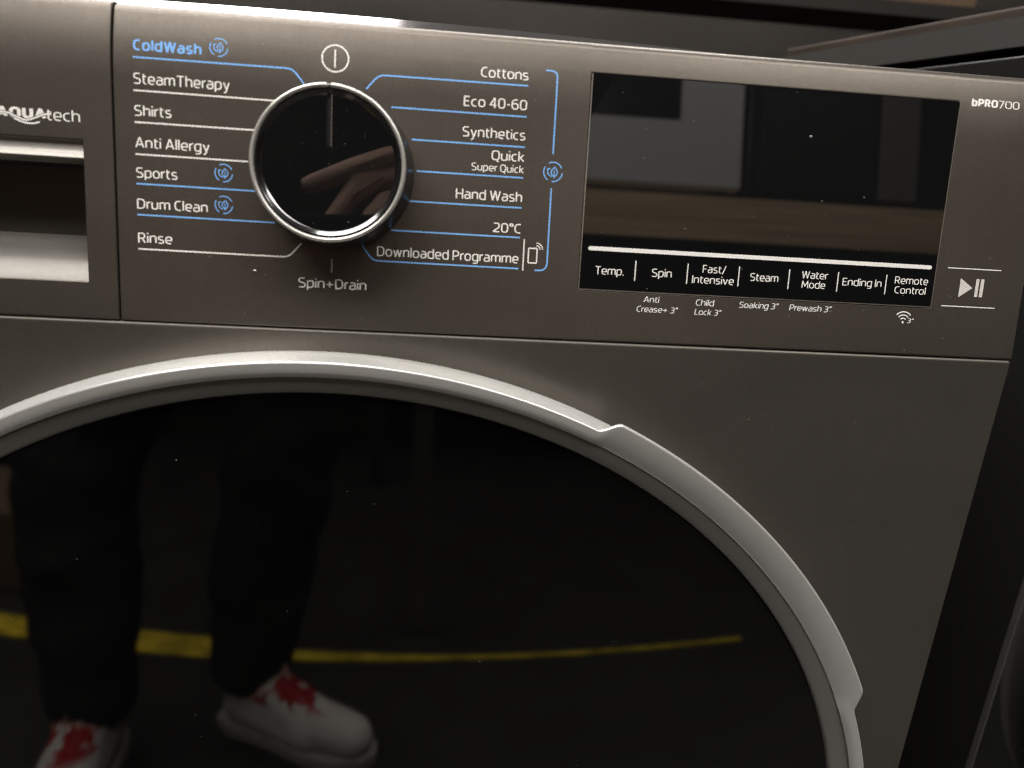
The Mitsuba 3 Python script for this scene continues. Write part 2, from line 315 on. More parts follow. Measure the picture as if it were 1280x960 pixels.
DZ = -283.3                                                            # the door's centre below the panel's lower edge
def sstep(a, b, x):
    t = np.clip((x - a) / (b - a), 0, 1); return t * t * (3 - 2 * t)
def door_ring(ox):
    deg = np.unique(np.concatenate([np.linspace(0, 360, 541), np.linspace(61, 68, 141), np.linspace(21, 29, 101)]))[:-1]
    b = (sstep(66.0, 64.3, deg) * sstep(23.4, 26.3, deg) * (deg > 15) * (deg < 75))[:, None, None]        # the grip's lip
    bb = (sstep(64.6, 63.2, deg) * sstep(26.0, 28.5, deg) * (deg > 15) * (deg < 75))[:, None, None]       # the hollow under it
    arc = [(273.9 + 1.1 * math.cos(q), 19.2 + 1.1 * math.sin(q)) for q in np.linspace(math.radians(15), math.radians(112), 9)]
    arg = [(280.5 + 1.1 * math.cos(q), 20.2 + 1.1 * math.sin(q)) for q in np.linspace(-.4, math.radians(95), 9)]
    front = [(272.4, 20.25), (271.0, 20.05), (269.6, 19.55), (268.3, 18.7)]
    fgrip = [(277.6, 21.0), (274.2, 20.1), (271.0, 19.0), (268.3, 17.6)]
    wall, hollow = np.array([(269.5, 0), (274.8, 6), (276.9, 11), (276.9, 13.2), (276.1, 16.6)]), np.array([(268, 0), (269, 7), (271, 11), (273.5, 14), (276.5, 17)])
    low = wall[None] * (1 - bb) + hollow[None] * bb
    high = np.array(arc + front)[None] * (1 - b) + np.array(arg + fgrip)[None] * b
    pr = np.concatenate([low, high], 1)
    t = np.radians(deg)[:, None]
    return grid(wm(-300 + pr[..., 0] * np.cos(t), -pr[..., 1], DZ + pr[..., 0] * np.sin(t), ox), closed_u=True)

def machine(name, label, mats, ox, group):
    t = thing(name, label, 'washing machine', group)
    # cabinet, its front at y = 0
    b = box(-0.300 + ox, 0.300 + ox, 0.0, 0.560, 0.018, 0.7347, r=0.0016)
    obj('cabinet', b, mats['cabinet'], t)
    if 'front' in mats:
        obj('edge_trim', box(-0.3014 + ox, -0.2996 + ox, -0.0016, 0.0030, 0.020, 0.733, .0007), 'edge_metal', t)
        obj('front_panel', box(-0.2993 + ox, 0.2995 + ox, -0.0012, 0.001, 0.020, 0.733, .0005), mats['front'], t)
    obj('plinth', box(-0.285 + ox, 0.285 + ox, 0.03, 0.55, 0.0, 0.0178), 'black_plastic', t, smooth=False)
    obj('upper_body', box(-0.2995 + ox, 0.2995 + ox, 0.031, 0.559, 0.7342, 0.8325, .002), mats['cabinet'], t)
    obj('gap_strip', box(-0.290 + ox, 0.290 + ox, 0.033, 0.550, 0.8327, 0.8383), 'gap_black', t, smooth=False)
    # lid with a bowed, chamfered front edge
    us = np.linspace(-599, -1, 61); yf = 34 + 21.5 * ((us + 300) / 190) ** 2
    prof = [(3.0, 103.5), (0.2, 104.0), (0.0, 104.6), (0.0, 118.5), (0.15, 118.9), (3.3, 122.9), (9, 123.0)]
    P = np.stack([wm(us, yf + a, z + 0 * us, ox) for a, z in prof] + [wm(us, 556 + 0 * us, 123.0 + 0 * us, ox), wm(us, 556 + 0 * us, 103.5 + 0 * us, ox)], 1)
    lid = grid(P, closed_v=True)
    caps = [trimesh.Trimesh(P[e], [[0, i, i + 1] for i in range(1, P.shape[1] - 1)], process=False) for e in (0, -1)]
    obj('lid', cat(lid, *caps), mats['lid'], t, smooth=12)
    # door
    d = obj('door', door_ring(ox), mats['ring'], t, smooth=45)
    obj('inner_ring', lathe([(268.5, 18.2), (268.2, 17.0), (267.7, 17.2), (266, 16.6), (261.0, 14.4), (260.2, 13.4), (259.9, 10.4)], (-300, DZ), False, 540, ox=ox), mats['band'], d)
    rr = np.concatenate([[1e-3], np.linspace(8, 259.2, 40), [259.5, 259.6]])
    hh = 11.6 + 11.5 * (1 - (np.minimum(rr, 259.2) / 259.2) ** 2); hh[-2] -= .25; hh[-1] -= 2.0
    obj('glass', lathe(list(zip(rr, hh)), (-300, DZ), False, 540, ox=ox), 'door_glass_black', d, smooth=25)
    # control panel and drawer
    cp = obj('control_panel', panel_mesh(-380.2, -0.2, 0.1, 119.5, (-197.6, -42.1, 21.2, 106.9), ox=ox), mats['panel'], t, smooth=25)
    dr = obj('detergent_drawer', panel_mesh(-599.8, -380.8, 0.1, 120.3, (-580.0, -391.9, 14.6, 68.0), ox=ox), mats['panel'], t, smooth=25)
    lip = smooth_curve([(68.2, -.8), (67.9, -1.5), (66.6, -2.1), (64.8, -2.0), (63.2, -1.5), (62.1, -.8), (61.5, -.3), (61.2, -.7), (60.9, -1.4), (60.6, -5), (60.2, -12)], 4)
    obj('handle_lip', sweep_u(lip, -580.5, -391.5, ox), 'lip_paint', dr, smooth=40)
    obj('handle_cavity', sweep_u(smooth_curve([(60.2, -12), (58.5, -30), (50, -37), (46, -38)], 4), -580.5, -391.5, ox), 'black_plastic', dr, smooth=40)
    obj('handle_scoop', sweep_u(smooth_curve([(46, -38), (38, -34), (31.5, -25), (28, -15.5), (23.5, -8.5), (19, -4.2), (16, -1.8), (14.4, -.9)], 5), -580.5, -391.5, ox), 'recess_paint', dr, smooth=40)
    for u in (-580.5, -391.5):
        g = trimesh.Trimesh(pan([u] * 4, [10, 70, 70, 10], [-1.5, -1.5, -40, -40], False, ox), [[0, 1, 2], [0, 2, 3]], process=False)
        obj('handle_side', g, 'dark_side', dr, smooth=False)
    # display
    ds = obj('display', slab(-197.1, -42.45, 21.75, 106.45, -6, 0.30, 0.5, ox), 'display_black', t, smooth=False)
    trim = unary_union([sbox(-197.55, 21.3, -197.15, 106.4), sbox(-197.55, 21.3, -42.0, 21.7), sbox(-42.42, 21.3, -42.05, 106.4)])
    obj('trim', flat_print(trim, -4, 0.42, False, ox), 'satin_metal', ds, smooth=False)
    # dial
    c = (-296.6, 62.7)
    pd = obj('program_dial', lathe([(30.3, -.5), (30.2, 1.0), (29.6, 8), (29.0, 14.5), (28.5, 17.0), (27.0, 17.2)], c, True, ox=ox), mats['skirt'], t, smooth=40)
    def turned(profile, cut):
        s = m3.CrossSection([profile]).revolve(220)
        s = s - m3.Manifold.cube((1.75, 40, 3.0), False).translate((-0.875, cut, 17.2))
        m = tri(s); v = np.array(m.vertices)
        m.vertices = pan(c[0] + v[:, 0], c[1] + v[:, 1], v[:, 2], False, ox); return m
    th = np.linspace(-0.35, math.pi + .2, 12)
    rim = [(26.75, 16.5), (28.25, 16.5)] + [(27.5 + .82 * math.cos(a), 19.4 + .85 * math.sin(a)) for a in th]
    obj('rim', turned(rim, 20), 'chrome_satin', pd, smooth=35)
    obj('groove_ring', lathe([(26.9, 19.2), (26.75, 18.6), (26.1, 18.5), (25.9, 19.4)], c, True, ox=ox), 'black_plastic', pd)
    bev = [(24.2, 16.5), (26.0, 16.5), (26.0, 19.3), (25.8, 19.6), (25.4, 19.3), (24.8, 18.7), (24.2, 18.35)]
    obj('bevel', turned(bev, 20), 'dark_chrome', pd, smooth=35)
    obj('face', turned([(0, 16.5), (24.25, 16.5), (24.25, 18.3), (0, 18.3)], 6.2), 'dial_black', pd, smooth=25)
    def bar(u0, u1, v0, v1, h0, h1): return slab(c[0] + u0, c[0] + u1, c[1] + v0, c[1] + v1, h0, h1, 0, ox)
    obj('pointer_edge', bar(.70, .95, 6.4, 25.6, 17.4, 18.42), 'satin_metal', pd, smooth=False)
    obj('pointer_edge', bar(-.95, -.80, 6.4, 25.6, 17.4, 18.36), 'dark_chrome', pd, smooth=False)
    obj('pointer_groove', bar(-.8, .8, 6.2, 28.1, 16.6, 17.3), 'black_plastic', pd, smooth=False)
    return t, cp, dr, ds, pd
M('chrome_satin', base_color=(0.62, 0.60, 0.56), metallic=0.62, roughness=0.28)
M('dark_chrome', base_color=(0.17, 0.17, 0.17), metallic=0.95, roughness=0.14)
M('skirt_dark', base_color=(0.045, 0.042, 0.038), metallic=0.7, roughness=0.3)
GREYS = dict(cabinet='cabinet_paint', panel='graphite_paint', lid='lid_gloss', ring='silver_paint', band='grey_band_paint', skirt='skirt_dark')
BLACKS = dict(cabinet='dark_side', panel='black_enamel', lid='lid_grey', ring='silver_paint', band='black_plastic', skirt='skirt_dark', front='dial_black')
WM, CP, DR, DS, PD = machine('washing_machine', 'graphite grey washing machine with silver door ring, programme dial and dark display', GREYS, 0.0, None)
NB = machine('washing_machine', 'black washing machine turned slightly towards the grey one at its right', BLACKS, 0.0, None)[0]
NB_PLACE = T().translate([0.752, 0.205, 0.067]).rotate([0, 0, 1], 16)
for k in [k for k in scene if k.startswith(NB + '__')]: scene[k]['to_world'] = NB_PLACE
st = box(-.31, .31, -.01, .58, 0.0, .0665, .004); st.apply_transform(trimesh.transformations.rotation_matrix(math.radians(16), (0, 0, 1))); st.apply_translation((.752, .205, 0))
single('stand', st, 'black_plastic', 'low black stand under the black washing machine', 'stand')

# ---------------------------------------------------------------- print on the grey machine's front
def put(name, shape, mat, parent, label=None, h=(0.03, 0.09), curved=True): return obj(name, flat_print(shape, h[0], h[1], curved), mat, parent, smooth=False, label=label)
W, B = 'white_print', 'blue_print'
UL, UR = -372.6, -222.8
rows = [99.6, 87.5, 75.9, 64.2, 53.1, 41.4, 28.4]
left = [('ColdWash', -347.6, 4.15, B, 1.45), ('SteamTherapy', -337.2, 4.1, W, .98), ('Shirts', -358.9, 4.0, W, .98), ('Anti Allergy', -345.0, 4.0, W, .98),
        ('Sports', -357.2, 3.9, W, .98), ('Drum Clean', -346.0, 3.9, W, .98), ('Rinse', -359.7, 3.95, W, .98)]
for (s, u1, cap, mat, w), v in zip(left, rows):
    put('lettering', words(s, UL, u1, v + 2.25, cap, w), mat, CP, f'{"blue" if mat == B else "white"} lettering reading {s}')
for s, u0, u1, base, cap in [('Cottons', -241.6, UR, 101.9, 3.95), ('Eco 40-60', -247.9, UR, 90.5, 3.95), ('Synthetics', -247.9, UR, 79.0, 3.95), ('Quick', -236.0, UR, 70.7, 3.9),
                             ('Super Quick', -243.8, UR, 66.3, 3.0), ('Hand Wash', -249.6, UR, 55.0, 3.95), ('20\u00b0C', -234.0, UR, 42.6, 3.85), ('Downloaded Programme', -280.3, -223.0, 30.5, 3.95),
                             ('Spin+Drain', -311.2, -284.2, 16.4, 4.05)]:
    put('lettering', words(s, u0, u1, base, cap), W, CP, f'white lettering reading {s}')
LW = 0.62
def line(pts, mat, label=None): put('programme_line', stroke(pts, LW), mat, CP)
line([(UL, 99.4), (-313.8, 99.6, 2.5), (-309.4, 94.2)], B)
line([(UL, 87.45), (-319.2, 87.3)], W)
line([(UL, 75.9), (-327.6, 75.9)], W)
line([(UL, 64.1), (-330.6, 64.0)], W)
line([(UL, 53.1), (-328.0, 53.0)], B)
line([(UL, 41.4), (-320.4, 41.3)], B)
line([(UL, 28.3), (-315.0, 28.2, 2.5), (-310.0, 33.9)], W)
line([(UR, 99.9), (-281.0, 99.7, 2.5), (-285.8, 94.1)], B)
for u0, v in ((-276.0, 88.1), (-267.7, 76.5), (-265.4, 64.6), (-267.9, 52.8), (-274.8, 41.0)): line([(UR, v), (u0, v)], B)
line([(UR, 28.5), (-282.0, 28.6, 2.5), (-286.1, 34.3)], B)
line([(-298.1, 28.3), (-298.1, 22.9)], 'grey_print')
put('power_icon', unary_union([stroke([(-297.8 + 5.0 * math.cos(a), 104.6 + 5.0 * math.sin(a)) for a in np.linspace(0, 2 * math.pi, 61)], .62), stroke([(-297.9, 107.9), (-297.9, 101.2)], .6)]), W, CP, 'white circle with a bar, the on and off mark')
def leaf(u, v, r=3.55):
    arc = lambda R, a, b: stroke([(R * math.cos(math.radians(t)), R * math.sin(math.radians(t))) for t in np.linspace(a, b, 24)], .42)
    lf = [(.45, -1.55), (-.35, -1.1, .4), (-.75, .1, .5), (.5, 1.75, .2), (1.7, .1, .5), (1.25, -1.1, .4), (.45, -1.55)]
    g = unary_union([arc(3.3, -95, -5), arc(3.3, 25, 120), arc(3.3, 150, 238), stroke(lf, .38), stroke([(.45, -2.2), (.45, .6)], .34), stroke([(-.9, .95), (-1.95, 1.1, .3), (-1.8, -.9, .8), (-.45, -1.7)], .38)])
    g = affinity.scale(g, r / 3.5, r / 3.5, origin=(0, 0))
    put('leaf_icon', affinity.translate(g, u, v), B, CP, 'blue mark of two leaves in a broken ring')
for u, v, r in ((-341.3, 105.3, 3.5), (-339.8, 59.1, 3.5), (-339.9, 47.0, 3.5), (-210.9, 67.7, 4.0)): leaf(u, v, r)
put('bracket_line', stroke([(-215.9, 106.4), (-211.3, 106.4, 2.6), (-211.3, 74.6)], LW), B, CP)
put('bracket_line', stroke([(-211.2, 61.3), (-211.1, 28.2, 3.4), (-216.1, 28.2)], LW), B, CP)
put('divider', sbox(-221.25, 27.8, -220.75, 40.5), W, CP)
def arcs(u, v, rs, a, b, w): return [stroke([(u + R * math.cos(math.radians(t)), v + R * math.sin(math.radians(t))) for t in np.linspace(a, b, 14)], w) for R in rs]
put('phone_icon', unary_union([LineString(rp([(-219.0, 31.1, .4), (-215.5, 31.1, .4), (-215.5, 37.0, .4), (-219.0, 37.0, .4), (-219.0, 31.1, .4)])).buffer(.27), *arcs(-215.9, 36.6, (1.55, 2.6), 0, 90, .42)]), W, CP, 'white outline of a phone sending signals')
small = [('Anti', -169.4, -162.8, 17.4, 2.5), ('Crease+ 3\u2033', -172.2, -154.6, 13.3, 2.5), ('Child', -146.9, -139.0, 17.1, 2.6), ('Lock 3\u2033', -147.1, -135.6, 13.2, 2.5), ('Soaking 3\u2033', -128.0, -110.8, 17.1, 2.6),
         ('Prewash 3\u2033', -105.7, -87.1, 17.0, 2.6), ('3\u2033', -51.9, -49.2, 14.1, 2.05)]
for s, u0, u1, v, cap in small: put('lettering', words(s, u0, u1, v, cap, .85, 8 if '3' in s else 4), W, CP, f'small white lettering reading {s}')
put('signal_icon', unary_union([*arcs(-53.9, 14.6, (1.5, 2.9, 4.3), 42, 138, .5), LineString([(-53.9, 14.2), (-53.9, 14.5)]).buffer(.38)]), W, CP, 'white mark of a wireless signal')
put('lettering', words('bPRO', -36.4, -24.7, 105.5, 3.25, 1.85), W, CP, 'bold white lettering reading bPRO')
put('lettering', words('700', -24.4, -15.1, 105.5, 3.1, .72), W, CP, 'thin white lettering reading 700')
put('button_line', sbox(-36.8, 38.55, -12.1, 38.95), W, CP)
put('button_line', sbox(-37.4, 22.2, -12.5, 22.6), W, CP)
put('start_icon', unary_union([Polygon([(-30.2, 34.6), (-24.2, 30.6), (-30.1, 26.4)]), sbox(-22.9, 26.9, -21.5, 34.6), sbox(-20.7, 26.9, -19.2, 34.6)]), 'grey_print', CP, 'pale triangle and two bars, the start and pause mark')
# the drawer's emblem: bold capitals with a wave cut through them
aq = words('AQUA', -422.4, -404.6, 74.5, 3.95, 2.1)
wave = [(-423, 76.4), (-418.5, 76.2), (-415.4, 75.0), (-412.0, 73.9), (-409, 74.8), (-405.6, 76.3), (-403.0, 76.6)]
wv = LineString(smooth_curve(wave, 6))
aq = unary_union([aq.difference(wv.buffer(.55)), wv.buffer(.30), LineString(smooth_curve([(-416, 74.2), (-412.5, 73.0), (-409.3, 72.9), (-407.2, 73.5)], 5)).buffer(.3)])
put('lettering', aq, W, DR, 'bold white lettering reading AQUA with a wave through it')
put('lettering', words('tech', -404.3, -392.4, 74.3, 4.25, .8), W, DR, 'thin white lettering reading tech')
# print on the display
H = (0.34, 0.37)
for s, u0, u1, v, cap in [('Temp.', -190.8, -178.9, 27.9, 3.4), ('Spin', -166.9, -158.4, 28.1, 3.4), ('Fast/', -145.3, -135.2, 30.9, 3.25), ('Intensive', -149.5, -131.4, 26.4, 3.25), ('Steam', -124.5, -112.1, 28.6, 3.3),
                          ('Water', -102.0, -90.4, 30.8, 3.2), ('Mode', -101.6, -91.1, 26.8, 3.1), ('Ending In', -83.6, -66.0, 28.8, 3.2), ('Remote', -60.2, -45.1, 30.7, 3.2), ('Control', -59.8, -45.6, 26.6, 3.1)]:
    put('lettering', words(s, u0, u1, v, cap, .85), W, DS, f'white lettering reading {s}', H, False)
for u in (-174.0, -151.75, -129.5, -107.5, -85.8, -64.1): put('divider', sbox(u - .22, 26.0, u + .22, 34.3), W, DS, None, H, False)
put('light_bar', LineString([(-193.6, 38.4), (-45.2, 38.4)]).buffer(.85), W, DS, 'thick white bar across the display', H, False)
# ---------------------------------------------------------------- dust
def dust(n, place, smin, smax, seed):
    r = random.Random(seed); out = []
    for _ in range(n):
        p, ex, ey, ez = place(r)
        s = smin + (smax - smin) * r.random() ** 4
        k = r.randint(5, 7); a = r.random() * 6.28; el = r.uniform(.6, 1.7)
        pts = [p + (ex * math.cos(a + 6.283 * i / k) * el + ey * math.sin(a + 6.283 * i / k)) * s * r.uniform(.6, 1.1) for i in range(k)]
        v = pts + [p + ez * s * .5]
        out.append(trimesh.Trimesh(v, [[i, (i + 1) % k, k] for i in range(k)], process=False))
    return cat(*out)
EU, EV, EN = pan(1, 0, 0, False) - pan(0, 0, 0, False), pan(0, 1, 0, False) - pan(0, 0, 0, False), pan(0, 0, 1, False) - pan(0, 0, 0, False)
def on_panel(r):
    while True:
        u, v = r.uniform(-470, -3), 117 * r.random() ** 1.5 + 1.5
        if -393 > u and 12 < v < 70: continue
        if (u + 296.6) ** 2 + (v - 62.7) ** 2 < 31 ** 2: continue
        disp = -197 < u < -43 and 22 < v < 106
        return pan(u, v, 0.36 if disp else 0.05, not disp), EU, EV, EN
def on_dial(r):
    a, R = r.random() * 6.28, 23 * math.sqrt(r.random())
    if r.random() < .6: a, R = r.gauss(1.7, .5), abs(r.gauss(8, 4))
    return pan(-296.6 + R * math.cos(a), 62.7 + R * math.sin(a), 18.33, False), EU, EV, EN
def on_cabinet(r):
    while True:
        x, z = r.uniform(-420, -2), r.uniform(-230, -4)
        if math.hypot(x + 300, z - DZ) > 284: return wm(x, -.05, z), EU, np.array([0, 0, .001]), np.array([0, -.001, 0])
def on_door(r):
    while True:
        x, z = r.uniform(-430, -40), r.uniform(-260, -10); q = math.hypot(x + 300, z - DZ)
        if q < 255: return wm(x, -(11.7 + 11.5 * (1 - (q / 259.2) ** 2)), z), EU, np.array([0, 0, .001]), np.array([0, -.001, 0])
NM = np.array(NB_PLACE.matrix, float)
def on_neighbour(r):
    p = NM @ np.array([r.uniform(-.298, -.25), -.0014, r.uniform(.40, .62), 1]); return p[:3], NM[:3, 0] * .001, np.array([0, 0, .001]), -NM[:3, 1] * .001
dm = cat(dust(330, on_panel, .04, .24, 1), dust(26, on_dial, .06, .24, 2), dust(90, on_cabinet, .05, .24, 3), dust(80, on_door, .05, .26, 4), dust(40, on_neighbour, .08, .5, 6))
k = obj('dust', dm, 'dust_grey', smooth=False); labels[k] = {'label': 'fine pale specks of dust scattered over the machine fronts', 'category': 'dust', 'kind': 'stuff'}
single('dust_crumb', (lambda s: (s.apply_scale([1.25, .8, .6]), s.apply_scale(.0005), s.apply_translation(pan(-328.1, 22.2, .3, False)), s)[-1])(trimesh.creation.icosphere(2, 1.0)), 'white_print', 'white crumb stuck left of the words Spin and Drain', 'crumb', smooth=True)

single('dust_fleck', (lambda s: (s.apply_scale([1.4, .6, 1.0]), s.apply_scale(.00045), s.apply_translation(pan(-105.0, 88.5, .40, False)), s)[-1])(trimesh.creation.icosphere(2, 1.0)), 'dust_grey', 'pale fleck of dust on the upper part of the dark display', 'dust fleck', smooth=True)

# ---------------------------------------------------------------- behind the machines
def rot_box(name, cx, cy, w, d, z0, z1, deg, mat, parent=None, r=0.006, **k):
    b = box(-w / 2, w / 2, -d / 2, d / 2, z0, z1, r)
    b.apply_transform(trimesh.transformations.rotation_matrix(math.radians(deg), (0, 0, 1))); b.apply_translation((cx, cy, 0))
    return obj(name, b, mat, parent, smooth=25, **k)

t = thing('shop_shelf', 'dark shelf in the blurred background above the grey machine', 'shelf')
obj('shelf_board', box(-1.2, 1.6, 1.45, 1.64, 1.195, 1.225), 'shelf_dark', t, smooth=False)
obj('shelf_board', box(-1.2, 1.6, 1.45, 1.64, 0.70, 0.73), 'shelf_dark', t, smooth=False)
for x in (-1.17, 1.57): obj('post', box(x - .02, x + .02, 1.43, 1.449, 0.0, 1.6), 'shelf_dark', t, smooth=False)
for x, w, h, text in ((.56, .16, .16, 'small brown carton on the dark shelf, above the display'), (-.30, .34, .12, 'wide brown carton on the dark shelf, above the dial'), (1.02, .22, .20, 'brown carton on the dark shelf, near the right edge')):
    t = thing('carton', text, 'carton', 'cartons on the dark shelf')
    obj('side_walls', box(x, x + w, 1.47, 1.62, 1.2255, 1.2255 + h, .003), 'box_brown', t)
    obj('tape_strip', box(x + w * .5 - .02, x + w * .5 + .02, 1.4688, 1.4699, 1.2255 + h * .55, 1.2255 + h - .004), 'shelf_dark', t, smooth=False)
bd = box(0, .30, -.20, .16, .8577, .880, .003); bd.apply_translation((-.24, .26, 0))
k = single('wooden_board', bd, 'board_brown', 'brown wooden board lying on top of the black machine', 'board'); scene[k]['to_world'] = NB_PLACE

# ---------------------------------------------------------------- across the aisle: what the display and the door mirror
t = thing('display_shelf', 'long shelf with a brown front across the aisle, seen mirrored in the display', 'shelf')
obj('shelf_board', box(-0.2, 2.6, -2.75, -2.205, 1.345, 1.363), 'wood_brown', t, smooth=False)
obj('front_panel', box(-0.2, 2.6, -2.22, -2.20, 1.205, 1.362), 'wood_brown', t, smooth=False)
for x in (-0.16, 2.0, 2.55): obj('post', box(x - .03, x + .03, -2.26, -2.221, 0.0, 1.344), 'dark_side', t, smooth=False)
t = thing('microwave_oven', 'white microwave oven with a dark door window, mirrored in the display', 'microwave oven', 'microwave ovens on the display shelf')
obj('body', box(0.33, 1.085, -2.65, -2.23, 1.398, 1.95, .012), 'white_enamel', t)
obj('window', box(0.40, 0.845, -2.232, -2.222, 1.64, 1.88, .004), 'black_enamel', t)
for x in (.39, 1.02): obj('foot', box(x - .02, x + .02, -2.30, -2.26, 1.3635, 1.3985), 'black_plastic', t, smooth=False)
t = thing('microwave_oven', 'black microwave oven beside the white one, mirrored in the display', 'microwave oven', 'microwave ovens on the display shelf')
obj('body', box(1.11, 1.78, -2.65, -2.25, 1.366, 1.82, .012), 'black_enamel', t)
obj('window', box(1.16, 1.60, -2.252, -2.244, 1.41, 1.77, .003), 'black_plastic', t)
obj('control_strip', box(1.62, 1.77, -2.2525, -2.244, 1.40, 1.79, .003), 'post_grey', t)
single('metal_post', box(.015, .055, -1.09, -1.05, .0005, 2.94, .003), 'post_grey', 'slim dark grey post standing on the floor, mirrored faintly in the door', 'post')
t = thing('cardboard_box', 'brown cardboard box on the floor behind the yellow tape, mirrored in the door', 'box')
obj('side_walls', box(-1.50, -.90, -1.55, -1.16, .002, .20, .003), 'box_brown', t)
for y0, y1 in ((-1.548, -1.357), (-1.354, -1.163)): obj('flap', box(-1.498, -.902, y0, y1, .2002, .204), 'box_brown', t, smooth=False)
def tape(pts, w0, w1):
    p = np.array(pts); d = np.gradient(p, axis=0); n = np.stack([-d[:, 1], d[:, 0]], 1) / np.linalg.norm(d, axis=1)[:, None]
    w = (np.array(w0) if isinstance(w0, list) else np.linspace(w0, w1, len(p)))[:, None] / 2
    return grid(np.stack([np.c_[p + n * w, np.full(len(p), .004)], np.c_[p - n * w, np.full(len(p), .004)]], 1))
single('floor_tape', tape([(-1.4, -1.02), (-.4, -.965)], .09, .08), 'yellow_tape', 'broad strip of yellow tape on the floor behind the photographer', 'tape', smooth=False)
single('floor_tape', tape([(-.398, -.950), (-.2, -.945), (.0, -.94), (.1, -.938), (.3, -.936), (.79, -.935)], [.050, .036, .025, .016, .012, .009], 0), 'yellow_tape', 'narrow strip of yellow tape on the floor, running right', 'tape', smooth=False)
# ---------------------------------------------------------------- the photographer, mirrored in the door glass and the dial
def ball(p, r, n=20): return m3.Manifold.sphere(r, n).translate(tuple(float(x) for x in p))
def chain(pts, n=20):
    return [m3.Manifold.batch_hull([ball(a[:3], a[3], n), ball(b[:3], b[3], n)]) for a, b in zip(pts[:-1], pts[1:])]
def union(parts): return m3.Manifold.batch_boolean(parts, m3.OpType.Add)
def soften(man, edge=.02, it=12):
    m = tri(man.refine_to_length(edge)); m.merge_vertices(); trimesh.smoothing.filter_taubin(m, iterations=it); return m
person = thing('person', 'person in a dark jacket, dark trousers and white and red trainers, holding up a phone', 'person')
LA, LK, LH = (-.46, -.60, .085), (-.475, -.66, .50), (-.345, -.79, .90)
RA, RK, RH = (-.245, -.715, .085), (-.19, -.73, .50), (-.11, -.80, .90)
PEL, CH, NK, HD = (-.21, -.80, .97), (-.17, -.79, 1.26), (-.15, -.765, 1.46), (-.125, -.70, 1.585)
LS, LE, LW = (-.345, -.77, 1.38), (-.43, -.60, 1.10), (-.195, -.375, .800)
RS, RE, RW = (.02, -.77, 1.38), (.19, -.60, 1.12), (.100, -.375, .908)
def P4(p, r): return (*p, r)
limbs = chain([P4(LH, .075), P4(LK, .052), P4(LA, .036)]) + chain([P4(RH, .075), P4(RK, .052), P4(RA, .036)])
limbs += chain([P4(LA, .036), (-.45, -.51, .04, .032), (-.445, -.44, .03, .024)]) + chain([P4(RA, .036), (-.15, -.677, .04, .032), (-.08, -.645, .03, .024)])
limbs += chain([P4(LS, .05), P4(LE, .038), P4(LW, .027)]) + chain([P4(RS, .05), P4(RE, .038), P4(RW, .027)])
limbs += [m3.Manifold.batch_hull([ball(LH, .09), ball(RH, .09), ball(PEL, .12)]), m3.Manifold.batch_hull([ball(PEL, .12), ball((-.24, -.79, 1.25), .105), ball((-.10, -.79, 1.25), .105)]),
          m3.Manifold.batch_hull([ball((-.24, -.79, 1.25), .105), ball((-.10, -.79, 1.25), .105), ball(LS, .05), ball(RS, .05), ball(NK, .055)])]
limbs += chain([P4(NK, .052), P4(HD, .050)])
head = m3.Manifold.sphere(1, 40).scale((.074, .092, .105)).translate((-.12, -.695, 1.60))
face = [head, m3.Manifold.batch_hull([ball((-.115, -.640, 1.535), .035), ball((-.12, -.69, 1.545), .05)]),                    # jaw
        m3.Manifold.batch_hull([ball((-.113, -.597, 1.592), .010), ball((-.113, -.603, 1.625), .006)]),                             # nose
        m3.Manifold.batch_hull([ball((-.130, -.605, 1.553), .006), ball((-.096, -.605, 1.553), .006)]),                             # mouth
        m3.Manifold.sphere(.026, 16).scale((.35, .7, 1.2)).translate((-.193, -.70, 1.60)), m3.Manifold.sphere(.026, 16).scale((.35, .7, 1.2)).translate((-.047, -.70, 1.60))]
# the hands: a palm, four fingers of different lengths with two bends, a thumb from the palm's side
def hand(wrist, knuckles, tips, thumb, bend, mids=None):
    k = [np.array(x) for x in knuckles]
    out = [m3.Manifold.batch_hull([ball(wrist, .023), *[ball(x, .0105) for x in k]])]
    for i, (a, t, r) in enumerate(zip(k, tips, (.0085, .009, .0085, .0075))):
        t = np.array(t); b = np.array(bend)
        if mids:
            q = np.array(mids[i])
            out += chain([(*a, r + .0012), (*q, r + .0004), (*(q + (t - q) * .52 + b * .4), r - .0004), (*t, r - .0014)], 16); continue
        out += chain([(*a, r + .0012), (*(a + (t - a) * .42 + b), r + .0004), (*(a + (t - a) * .74 + b * .8), r - .0004), (*t, r - .0014)], 16)
    return out + chain([(*p, r) for p, r in zip(thumb, (.0135, .011, .0095))], 16)
RHAND = hand(RW, [(.052, -.330, .897), (.044, -.324, .880), (.046, -.322, .864), (.054, -.326, .850)],
             [(-.060, -.298, .860), (-.043, -.297, .833), (-.024, -.297, .822), (-.004, -.298, .824)],
             [(.085, -.352, .885), (.062, -.347, .852), (.030, -.338, .838)], (0, .004, .003),
             [(.004, -.307, .888), (-.018, -.307, .871), (-.002, -.307, .853), (.014, -.311, .843)])
LHAND = hand(LW, [(-.158, -.338, .818), (-.161, -.332, .800), (-.160, -.330, .782), (-.156, -.332, .766)],
             [(-.096, -.296, .806), (-.098, -.294, .788), (-.102, -.295, .772), (-.110, -.297, .760)],
             [(-.170, -.358, .822), (-.138, -.346, .816), (-.110, -.338, .808)], (-.004, .012, 0))
body = tri(union(limbs + face + RHAND + LHAND)); body.merge_vertices()
trimesh.smoothing.filter_taubin(body, iterations=4)
bk = obj('body', body, 'skin', person, smooth=50)
for x in (-.141, -.088): obj('eye', trimesh.creation.icosphere(2, .0105).apply_translation((x, -.616, 1.613)), 'eye_white', bk, smooth=True)
